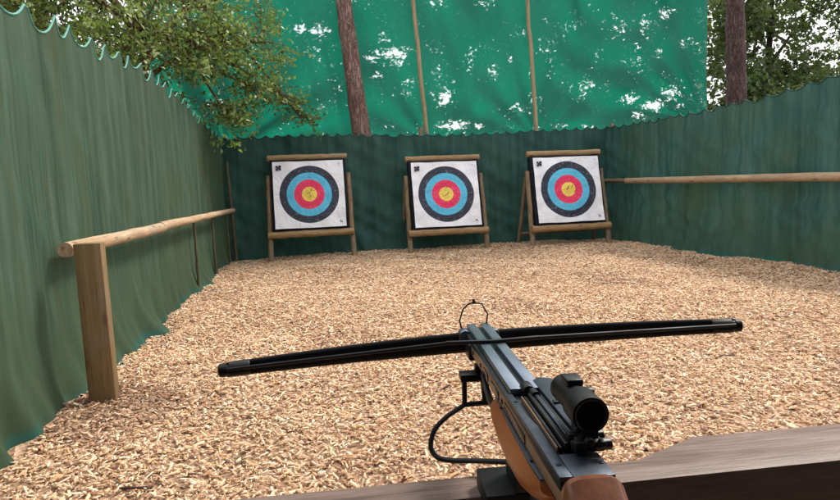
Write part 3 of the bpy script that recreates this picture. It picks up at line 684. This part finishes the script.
# unseen roof and wall, added behind the lens to shade the railing's near side
mb = MB(); mb.box(-4.5, 6.5, -3.6, .12, 2.45, 2.55); tag(mb.build('unseen_shade_roof', M['shelter']), kind='structure')
mb = MB(); mb.box(-4.5, 6.5, -3.7, -3.6, -.1, 2.45); tag(mb.build('unseen_shade_wall', M['shelter']), kind='structure')

# ------------------------------------------------------------------ crossbow  (own space: y down range, origin on the track at its front end)
cb = empty('crossbow', (.221, .822, .99), (0, 0, rad(-5.48)), label='black recurve crossbow with red dot sight and orange wooden grip resting on the railing', cat='crossbow')
# deck and track
mb = MB(); mb.box(-.021, .021, -.448, -.006, -.010, -.003); mb.build('deck', M['alu_dark'], cb, .0015)
mb = MB(); mb.loft([[(-.0212, y, -.0032), (x, y, -.0032), (x, y, z), (-.0212, y, z)] for y, x, z in ((-.448, -.0115, .0012), (-.360, -.0115, .0012), (-.335, -.0145, .0008), (-.278, -.0150, .0006))]); mb.build('deck_strip', M['plate'], cb, .0008)
mb = MB(); mb.box(-.0110, .0195, -.448, -.412, -.0032, .0004); mb.build('end_plate', M['plate'], cb, .0008)
for sx in (-1, 1):
    mb = MB(); x0, x1 = (.0035, .0165); x0, x1 = (x0, x1) if sx > 0 else (-x1, -x0)
    mb.box(x0, x1, -.275, .004, -.003, .0045); mb.build('track_bar', M['alu'], cb, .0016)
mb = MB(); mb.box(-.0035, .0035, -.270, -.002, -.0030, -.0005); mb.build('bolt_groove', M['lens'], cb)
mb = MB(); mb.tube([(.0005, -.268, .0035), (.0005, -.284, .0035)], .0062, 16); mb.build('bolt_stop', M['steel'], cb, .001)
# side panels with slots (left and right)
for sx in (-1, 1):
    mb = MB(); x0, x1 = sorted((sx*.0125, sx*.0195))
    mb.box(x0, x1, -.445, -.030, -.0245, -.0103); mb.build('side_panel', M['stockwood'], cb, .0015)
    for (y0, y1) in ((-.175, -.145), (-.235, -.195), (-.345, -.262)):
        mb = MB(); xa, xb = sorted((sx*.0190, sx*.0205)); mb.box(xa, xb, y0, y1, -.0218, -.0132); mb.build('slot', M['lens'], cb, .0005)
mb = MB(); mb.box(-.0125, .0125, -.445, -.020, -.040, -.0103); mb.build('stock_core', M['alu_dark'], cb, .002)
# lower flange plate
mb = MB(); mb.loft([[(-x, y, -.0247), (x, y, -.0247), (x, y, -.0275), (-x, y, -.0275)] for y, x in ((-.165, .014), (-.215, .0195), (-.30, .0225), (-.37, .0235), (-.40, .022))]); mb.build('flange', M['plate'], cb, .001)
for y in (-.25, -.37):
    mb = MB(); mb.tube([(-.0209, y, -.0250), (-.0209, y, -.0236)], .0013, 10); mb.build('screw', M['steel'], cb)
# prod block and nose
mb = MB(); mb.box(-.0235, .0235, -.055, .002, -.034, -.0103); mb.build('prod_block', M['alu_dark'], cb, .004)
for x, y, z, r in ((-.0215, -.004, -.009, .010), (.0205, -.004, -.006, .006)):
    mb = MB(); mb.tube([(x, y, z), (x, y-.018, z)], r, 16); mb.build('nose_cap', M['alu'], cb, .001)
# the limbs, bent back when strung, one lath
def limb_c(u):   # u -1..1
    return Vector((.350*u + .004, -.016 - .033*abs(u)**2.0, -.0165 + .0095*u))
mb = MB(); rings = []
for i in range(41):
    u = -1 + i/20; c = limb_c(u); h = .0150 - .0050*abs(u)**1.4; w = .0048 - .0010*abs(u)
    rings.append([c + Vector((0, w*math.cos(q), 0)) + Vector((0, 0, h*(abs(math.sin(q))**.6)*(1 if math.sin(q) > 0 else -1))) for q in [2*PI*k/14 for k in range(14)]])
mb.loft(rings); prod = mb.build('prod', M['black'], cb)
for sx in (-1, 1):
    c = limb_c(sx); d = (limb_c(sx) - limb_c(sx*.93)).normalized()
    mb = MB(); mb.tube([c - d*.030, c - d*.028, c - d*.004, c - d*.003, c + d*.001, c + d*.002, c + d*.009, c + d*.011], [.0098, .0106, .0102, .0082, .0080, .0092, .0088, .0055], 14); mb.build('limb_tip', M['black'], prod)
# string, served in the middle, over the track
tipL, tipR = limb_c(-1), limb_c(1)
mid = Vector((.002, -.107, .0068))
for nm, ps, r in (('string', [tipL + Vector((.003, -.010, .003)), mid + Vector((-.055, .008, -.0008))], .0024), ('string', [mid + Vector((.055, .008, -.0006)), tipR + Vector((-.003, -.010, .003))], .0024), ('string_serving', [mid + Vector((-.06, .0088, -.0009)), mid, mid + Vector((.06, .0088, -.0007))], .0027)):
    mb = MB(); mb.tube(ps, r, 8); mb.build(nm, M['string'], cb)
# wire loop at the muzzle
mb = MB(); mb.tube([(-.0235, .001, -.004), (-.0265, .001, .010), (-.0215, .001, .026), (-.0135, .001, .0335), (-.0050, .001, .0360), (.0065, .001, .0335), (.0145, .001, .018), (.0120, .001, .001)], .00125, 8)
mb.tube([(-.0050, .001, .034), (-.0050, .001, .0405)], .0020, 8); mb.build('front_sight', M['steel'], cb)
# receiver behind the track
for x0, x1, z1, mt in ((-.0100, -.0085, .003, 'stockwood'), (-.0075, -.0045, .0025, 'steel'), (-.0035, .0005, .0055, 'steel'), (.0015, .0055, .0065, 'plate'), (.0065, .0100, .004, 'steel')):
    mb = MB(); mb.box(x0, x1, -.405, -.292, -.003, z1); mb.build('receiver_rail', M[mt], cb, .001)
mb = MB(); mb.tube([(.003, -.286, .004), (.003, -.300, .005)], .0042, 12); mb.build('receiver_pin', M['steel'], cb)
# sight plate at the right
mb = MB(); out = [(.0115, -.255), (.020, -.250), (.029, -.258), (.034, -.275), (.034, -.385), (.0115, -.395)]
mb.add([(x, y, -.002) for x, y in out] + [(x, y, .0055 + (x-.0115)*.12) for x, y in out], [(0,1,2,3,4,5), (11,10,9,8,7,6)] + [(i, (i+1) % 6, 6+(i+1) % 6, 6+i) for i in range(6)]); mb.build('sight_plate', M['plate'], cb, .0012)
for x, y, l in ((.0165, -.322, .008), (.022, -.342, .005)):
    mb = MB(); mb.box(x-l/2, x+l/2, y-.003, y+.003, .0060, .0078); mb.build('slot', M['lens'], cb, .0006)
for x, y, z in ((-.0165, -.300, .0008), (-.0163, -.430, .0012), (.0290, -.290, .0076), (.0290, -.372, .0076), (.0160, -.430, .0004)):
    mb = MB(); mb.tube([(x, y, z-.001), (x, y, z+.0008)], .0019, 12); mb.build('screw', M['steel'], cb, .0003)
for y in (-.070, -.125, -.250):
    mb = MB(); mb.tube([(-.0190, y, -.0175), (-.0206, y, -.0175)], .0030, 12); mb.build('screw', M['steel'], cb, .0004)
mb = MB(); mb.tube([(-.010, -.078, -.036), (-.011, -.100, -.046), (-.012, -.135, -.054), (-.014, -.175, -.053), (-.015, -.206, -.044)], .0042, 10); mb.build('under_strut', M['steel'], cb)
# red dot sight
sg = Vector((.0135, -.416, .031))
mb = MB(); mb.tube([sg + Vector((0, y, 0)) for y in (.0008, 0, .002, .026, .028, .030, .055, .058, .064, .066)], [.0120, .0140, .0143, .0138, .0124, .0118, .0118, .0122, .0122, .0112], 32)
scp = mb.build('sight_tube', M['black'], cb, 0)
mb = MB(); mb.tube([sg + Vector((0, -.0005, 0)), sg + Vector((0, .0004, 0))], .0113, 28); mb.build('lens', M['lens'], scp)
mb = MB()
for k in range(28):
    a, b = 2*PI*k/28, 2*PI*(k+1)/28; q = [sg + Vector((r*math.cos(t_), -.0012 if r > .0117 else -.0004, r*math.sin(t_))) for r, t_ in ((.0128, a), (.0128, b), (.0114, b), (.0114, a))]
    mb.add(q, [(0, 1, 2, 3)])
mb.build('lens_rim', M['steel'], scp)
mb = MB(); mb.box(-.007, .007, .034, .053, .010, .0165, Matrix.Translation(sg)); mb.build('turret', M['steel'], scp, .002)
mb = MB(); mb.tube([sg + Vector((.010, .044, 0)), sg + Vector((.0175, .044, 0))], .0062, 16); mb.build('turret', M['steel'], scp, .001)
mb = MB(); mb.box(-.006, .008, .004, .030, -.0225, -.010, Matrix.Translation(sg)); mb.box(-.0095, .011, -.002, .026, -.0285, -.0215, Matrix.Translation(sg)); mb.build('sight_mount', M['steel'], cb, .002)
for x, y, z, r in ((-.004, -.004, -.017, .0035), (.006, -.003, -.0195, .003), (-.0075, .012, -.014, .003)):
    mb = MB(); mb.tube([sg + Vector((x, y, z)), sg + Vector((x, y-.006, z))], r, 6); mb.build('mount_screw', M['steel'], cb, .0006)
for y in (.002, .018):
    mb = MB(); mb.tube([sg + Vector((-.013, y, -.024)), sg + Vector((.016, y, -.024))], .0048, 8); mb.build('mount_screw', M['steel'], cb, .0008)
# orange fore grip under the flange
mb = MB(); rings = []
for y, w0, w, zb in ((-.204, .012, .016, -.034), (-.212, .019, .025, -.043), (-.235, .0205, .0285, -.053), (-.27, .0215, .0300, -.061), (-.31, .0225, .0300, -.066), (-.345, .0225, .0290, -.066), (-.372, .021, .0260, -.060), (-.388, .018, .019, -.048)):
    rg = [(-w0, y, -.0277), (w0, y, -.0277)]; zm = -.0277 - (zb + .0277)*-.42
    rg += [((w0+w)/2, y, (-.0277+zm)/2)]
    for k in range(0, 11):
        a = k/10*PI; rg.append((w*math.copysign(abs(math.cos(a))**.8, math.cos(a)), y, zm + (zb-zm)*math.sin(a)**.8))
    rg += [(-(w0+w)/2, y, (-.0277+zm)/2)]
    rings.append(rg)
mb.loft(rings); mb.build('fore_grip', M['orange'], cb)
# butt stock
mb = MB(); rings = []
for y, w, zt, zb in ((-.4485, .0205, -.002, -.040), (-.452, .0220, .0035, -.044), (-.458, .0228, .0042, -.05), (-.470, .023, -.006, -.06), (-.50, .023, -.030, -.078), (-.54, .022, -.060, -.11), (-.60, .020, -.075, -.14), (-.66, .020, -.078, -.17)):
    rings.append([(w*math.copysign(abs(math.cos(a))**.55, math.cos(a)), y, (zt+zb)/2 + (zt-zb)/2*math.copysign(abs(math.sin(a))**.55, math.sin(a))) for a in [2*PI*k/24 for k in range(24)]])
mb.loft(rings); mb.build('butt_stock', M['butt_wood'], cb)
mb = MB(); mb.box(-.008, .010, -.38, -.31, -.098, -.060); mb.build('trigger_housing', M['steel'], cb, .003)
# hanger under the nose with its bent rod
mb = MB(); mb.box(-.040, -.006, -.092, -.070, -.050, -.040); mb.box(-.020, -.006, -.088, -.074, -.041, -.030); mb.build('hanger_block', M['steel'], cb, .0015)
mb = MB(); mb.tube([(-.034, -.082, -.046), (-.035, -.083, -.083)], .0034, 10); mb.tube([(-.010, -.082, -.046), (-.008, -.083, -.083)], .0034, 10); mb.tube([(-.038, -.083, -.083), (-.003, -.083, -.082)], .0034, 10); mb.build('hanger_frame', M['steel'], cb)
ctrl = [(-.035, -.083, -.083), (-.046, -.088, -.087), (-.062, -.096, -.0935), (-.077, -.103, -.105), (-.0835, -.110, -.119), (-.083, -.116, -.128), (-.076, -.122, -.1345), (-.060, -.128, -.1365), (-.030, -.140, -.1335), (.004, -.158, -.1290)]
pts = []
for i in range(len(ctrl)-1):
    p0, p1, p2, p3 = (Vector(ctrl[max(0, min(len(ctrl)-1, j))]) for j in (i-1, i, i+1, i+2))
    for k in range(6):
        u = k/6; pts.append(.5*((2*p1) + (p2-p0)*u + (2*p0-5*p1+4*p2-p3)*u*u + (3*p1-p0-3*p2+p3)*u**3))
pts.append(Vector(ctrl[-1])); mb = MB(); mb.tube(pts, .0033, 10); mb.build('bent_rod', M['steel'], cb)
mb = MB(); mb.box(-.036, .046, -.235, -.168, -.1495, -.128); mb.box(-.004, .016, -.235, -.185, -.128, -.060); mb.build('mount_block', M['black'], cb, .0025)

# ------------------------------------------------------------------ render settings
sc.view_settings.view_transform = 'Standard'; sc.view_settings.look = 'None'; sc.view_settings.exposure = 0; sc.view_settings.gamma = 1
sc.cycles.max_bounces = 8; sc.cycles.transparent_max_bounces = 16
try: sc.cycles.use_denoising = True
except Exception: pass
